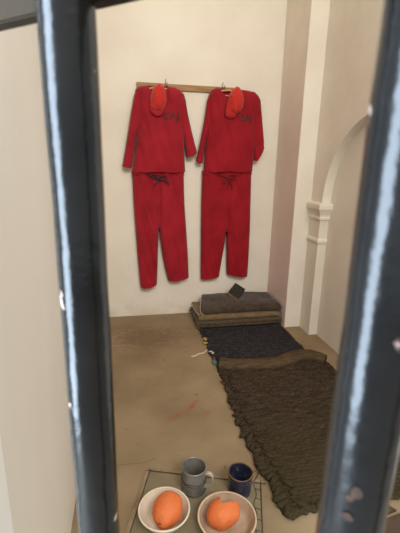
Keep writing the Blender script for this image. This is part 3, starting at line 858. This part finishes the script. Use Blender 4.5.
bowl('white enamel bowl with one whole orange fruit in it', 0.1185, 1.217, 0.101, 0.056, 0.062, ENW, ENW, ENW, 0.62)
bowl('worn brownish metal bowl holding the cut orange fruit, in front of the blue mug', 0.360, 1.146, 0.114, 0.048, 0.080, ENC, ENI, ENC, 0.62)

def mug(label, cx, cy, r, rb, h, mo, mi, mrim, hang, mh, hw, bands, flat):
    t = thing('mug', label, 'mug', (cx, cy, ZT), 'enamel mugs on the tray')
    prof = [(0, ZT), (rb - 0.003, ZT), (rb, ZT + 0.003)]
    n = 24
    for i in range(1, n + 1):
        u = i / n; z = ZT + h * u
        e = sum(0.0035 * math.exp(-((u - b) / 0.025) ** 2) for b in bands)
        prof.append((rb + (r - rb) * u + e, max(z, ZT + 0.004)))
    bm = bmesh.new(); add_lathe(bm, cx, cy, prof); mesh_obj('cup', bm, mo, t)
    bm = bmesh.new(); add_lathe(bm, cx, cy, [(0, ZT + 0.004), (rb - 0.005, ZT + 0.004)] + [(rb - 0.003 + (r - rb) * u, ZT + 0.004 + (h - 0.004) * u) for u in [i / 10 for i in range(1, 11)]])
    mesh_obj('inside', bm, mi, t)
    bm = bmesh.new(); add_tube(bm, [(cx + (r - 0.001) * math.cos(2 * PI * j / 56), cy + (r - 0.001) * math.sin(2 * PI * j / 56), ZT + h) for j in range(56)], 0.0030, 8, closed=True)
    mesh_obj('rim', bm, mrim, t)
    for q in bands:
        bm = bmesh.new(); rr = rb + (r - rb) * q + 0.0018
        add_tube(bm, [(cx + rr * math.cos(2 * PI * j / 56), cy + rr * math.sin(2 * PI * j / 56), ZT + h * q + 0.002) for j in range(56)], 0.0022, 8, closed=True)
        mesh_obj('raised_band', bm, BANDM, t)
    bm = bmesh.new()
    dx, dy = math.cos(hang), math.sin(hang)
    pts = smooth_path([Vector((cx + dx * (rb + (r - rb) * zz + a), cy + dy * (rb + (r - rb) * zz + a), ZT + h * zz)) for a, zz in
                       ((-0.002, 0.80), (0.016, 0.84), (0.031, 0.74), (0.033, 0.56), (0.024, 0.38), (0.008, 0.27), (-0.002, 0.24))], 6)
    if flat:
        side = Vector((-dy, dx, 0)); rows = []
        for i, p in enumerate(pts):
            tg = (pts[min(i + 1, len(pts) - 1)] - pts[max(i - 1, 0)]).normalized(); nn = tg.cross(side).normalized()
            rows.append([bm.verts.new(p + side * a * hw + nn * b * 0.0018) for a, b in ((-1, -1), (1, -1), (1, 1), (-1, 1))])
        for a, b in zip(rows, rows[1:]):
            for j in range(4): bm.faces.new((a[j], a[(j + 1) % 4], b[(j + 1) % 4], b[j]))
        bm.faces.new(rows[0][::-1]); bm.faces.new(rows[-1])
        mesh_obj('handle', bm, mh, t, angle=0.8)
    else:
        add_tube(bm, pts, hw, 8); mesh_obj('handle', bm, mh, t)
    return t
mug('grey tin mug with a pale strap handle, behind the white bowl', 0.262, 1.344, 0.053, 0.050, 0.119, GREYM, GREYM, GREYM, math.radians(-25), PALEH, 0.0085, (0.05, 0.47, 0.57), True)
mug('dark blue speckled enamel mug with a thin handle, beside the braided mat', 0.459, 1.297, 0.053, 0.048, 0.102, BLUE, BLUE, DKRIM, math.radians(8), DKRIM, 0.0032, (), False)

ORANGE = mat('orange_skin', srgb(218, 120, 67), srgb(206, 104, 54), rough=0.6, scale=18, bump=0.35, bscale=120, spec=0.3, bdist=0.002)
FLESH = mat('pale_cut_flesh', srgb(232, 176, 128), srgb(216, 150, 100), rough=0.7, scale=20)
SCAR = mat('brown_stem_scar', srgb(120, 70, 36), srgb(100, 56, 30), rough=0.9)
FG = 'orange fruit in the bowls'
# whole fruit: egg shaped, leaning up the bowl
fx, fy, fz = 0.130, 1.206, 0.064
ax = Vector((0.50, 0.84, 0.12)).normalized()
fr_ = thing('orange_fruit', 'whole egg-shaped orange fruit lying in the white bowl', 'fruit', (fx, fy, fz - 0.05), FG)
def fruit_bm(c, ax, la, lb, taper, seed, amp):
    bm = bmesh.new(); g = bmesh.ops.create_icosphere(bm, subdivisions=5, radius=1.0)
    q = Vector((0, 0, 1)).rotation_difference(ax)
    for v in bm.verts:
        p = v.co.copy(); s = 1 + taper * p.z
        a = Vector((p.x * lb * s, p.y * lb * s, p.z * la))
        a *= 1 + amp * noise.noise(p * 1.6 + Vector((seed, 0, 0))) + amp * 0.35 * noise.noise(p * 5 + Vector((seed, 3, 0)))
        v.co = q @ a + Vector(c)
    return bm
mesh_obj('skin', fruit_bm((fx, fy, fz), ax, 0.070, 0.058, 0.08, 2.0, 0.05), ORANGE, fr_)
bm = bmesh.new(); e = Vector((fx, fy, fz)) - ax * 0.068 + Vector((0, 0, 0.012))
add_blob(bm, e, (0.009, 0.006, 0.004), 0.4, 2, 0.003, 80)
mesh_obj('stem_scar', bm, SCAR, fr_)

# cut fruit: a rounded lump with a notch sliced out of its top edge
gx, gy, gz = 0.347, 1.158, 0.060
fr2 = thing('orange_fruit', 'cut orange fruit with a notch sliced out, lying in the worn metal bowl', 'fruit', (gx, gy, gz - 0.05), FG)
bm = fruit_bm((gx, gy, gz), Vector((0.9, 0.25, 0.1)).normalized(), 0.070, 0.056, 0.0, 6.0, 0.06)
def slice_off(bm, co, no):
    r = bmesh.ops.bisect_plane(bm, geom=list(bm.verts) + list(bm.edges) + list(bm.faces), plane_co=co, plane_no=no, clear_outer=True)
    es = [e for e in r['geom_cut'] if isinstance(e, bmesh.types.BMEdge)]
    fs = bmesh.ops.holes_fill(bm, edges=es, sides=0)['faces']
    for f in fs: f.material_index = 1
def notch(bm, p, n1, n2):
    """remove the wedge where both (x-p).n1>0 and (x-p).n2>0"""
    b2 = bm.copy()
    slice_off(bm, p, n1)                       # keeps n1<0
    bmesh.ops.bisect_plane(b2, geom=list(b2.verts) + list(b2.edges) + list(b2.faces), plane_co=p, plane_no=-n1, clear_outer=True)
    r = bmesh.ops.bisect_plane(b2, geom=list(b2.verts) + list(b2.edges) + list(b2.faces), plane_co=p, plane_no=n2, clear_outer=True)
    es = [e for e in r['geom_cut'] if isinstance(e, bmesh.types.BMEdge)]
    rr = bmesh.ops.holes_fill(b2, edges=[e for e in b2.edges if e.is_boundary], sides=0)
    for f in rr['faces']: f.material_index = 1
    me = bpy.data.meshes.new('tmp'); b2.to_mesh(me); b2.free(); bm.from_mesh(me); bpy.data.meshes.remove(me)
notch(bm, Vector((gx - 0.004, gy + 0.024, gz + 0.020)), Vector((1.0, -0.12, 0.1)).normalized(), Vector((-0.05, 0.75, 0.66)).normalized())
for f in bm.faces: f.smooth = f.material_index == 0
off = Vector(fr2.location); bmesh.ops.translate(bm, verts=bm.verts, vec=-off)
me = bpy.data.meshes.new('skin'); 
for e in bm.edges:
    if len(e.link_faces) == 2 and e.link_faces[0].material_index != e.link_faces[1].material_index: e.smooth = False
bm.to_mesh(me); bm.free(); me.materials.append(ORANGE); me.materials.append(FLESH)
o = bpy.data.objects.new('skin', me); C.objects.link(o); o.parent = fr2

# ------------------------------------------------------------------ two brown tiles on the floor at the right
TILE = mat('brown_tile', srgb(70, 52, 36), srgb(56, 41, 29), rough=0.8, scale=12, bump=0.3, bscale=60)
for poly, lab in (([(0.89, 1.105), (0.94, 1.062), (1.083, 1.086), (1.052, 1.136)], 'small brown tile with slanting edge at the front corner of the braided mat'),
                  ([(0.93, 1.046), (0.95, 0.92), (1.13, 0.94), (1.118, 1.076)], 'larger brown tile beyond the right bar, lying nearest the viewer')):
    bm = bmesh.new(); add_prism(bm, poly, 0.0, 0.012)
    bmesh.ops.bevel(bm, geom=list(bm.edges), offset=0.002, segments=2, affect='EDGES')
    tag(mesh_obj('floor_tile', bm, TILE, smooth=False), lab, 'tile', 'brown tiles on the floor')
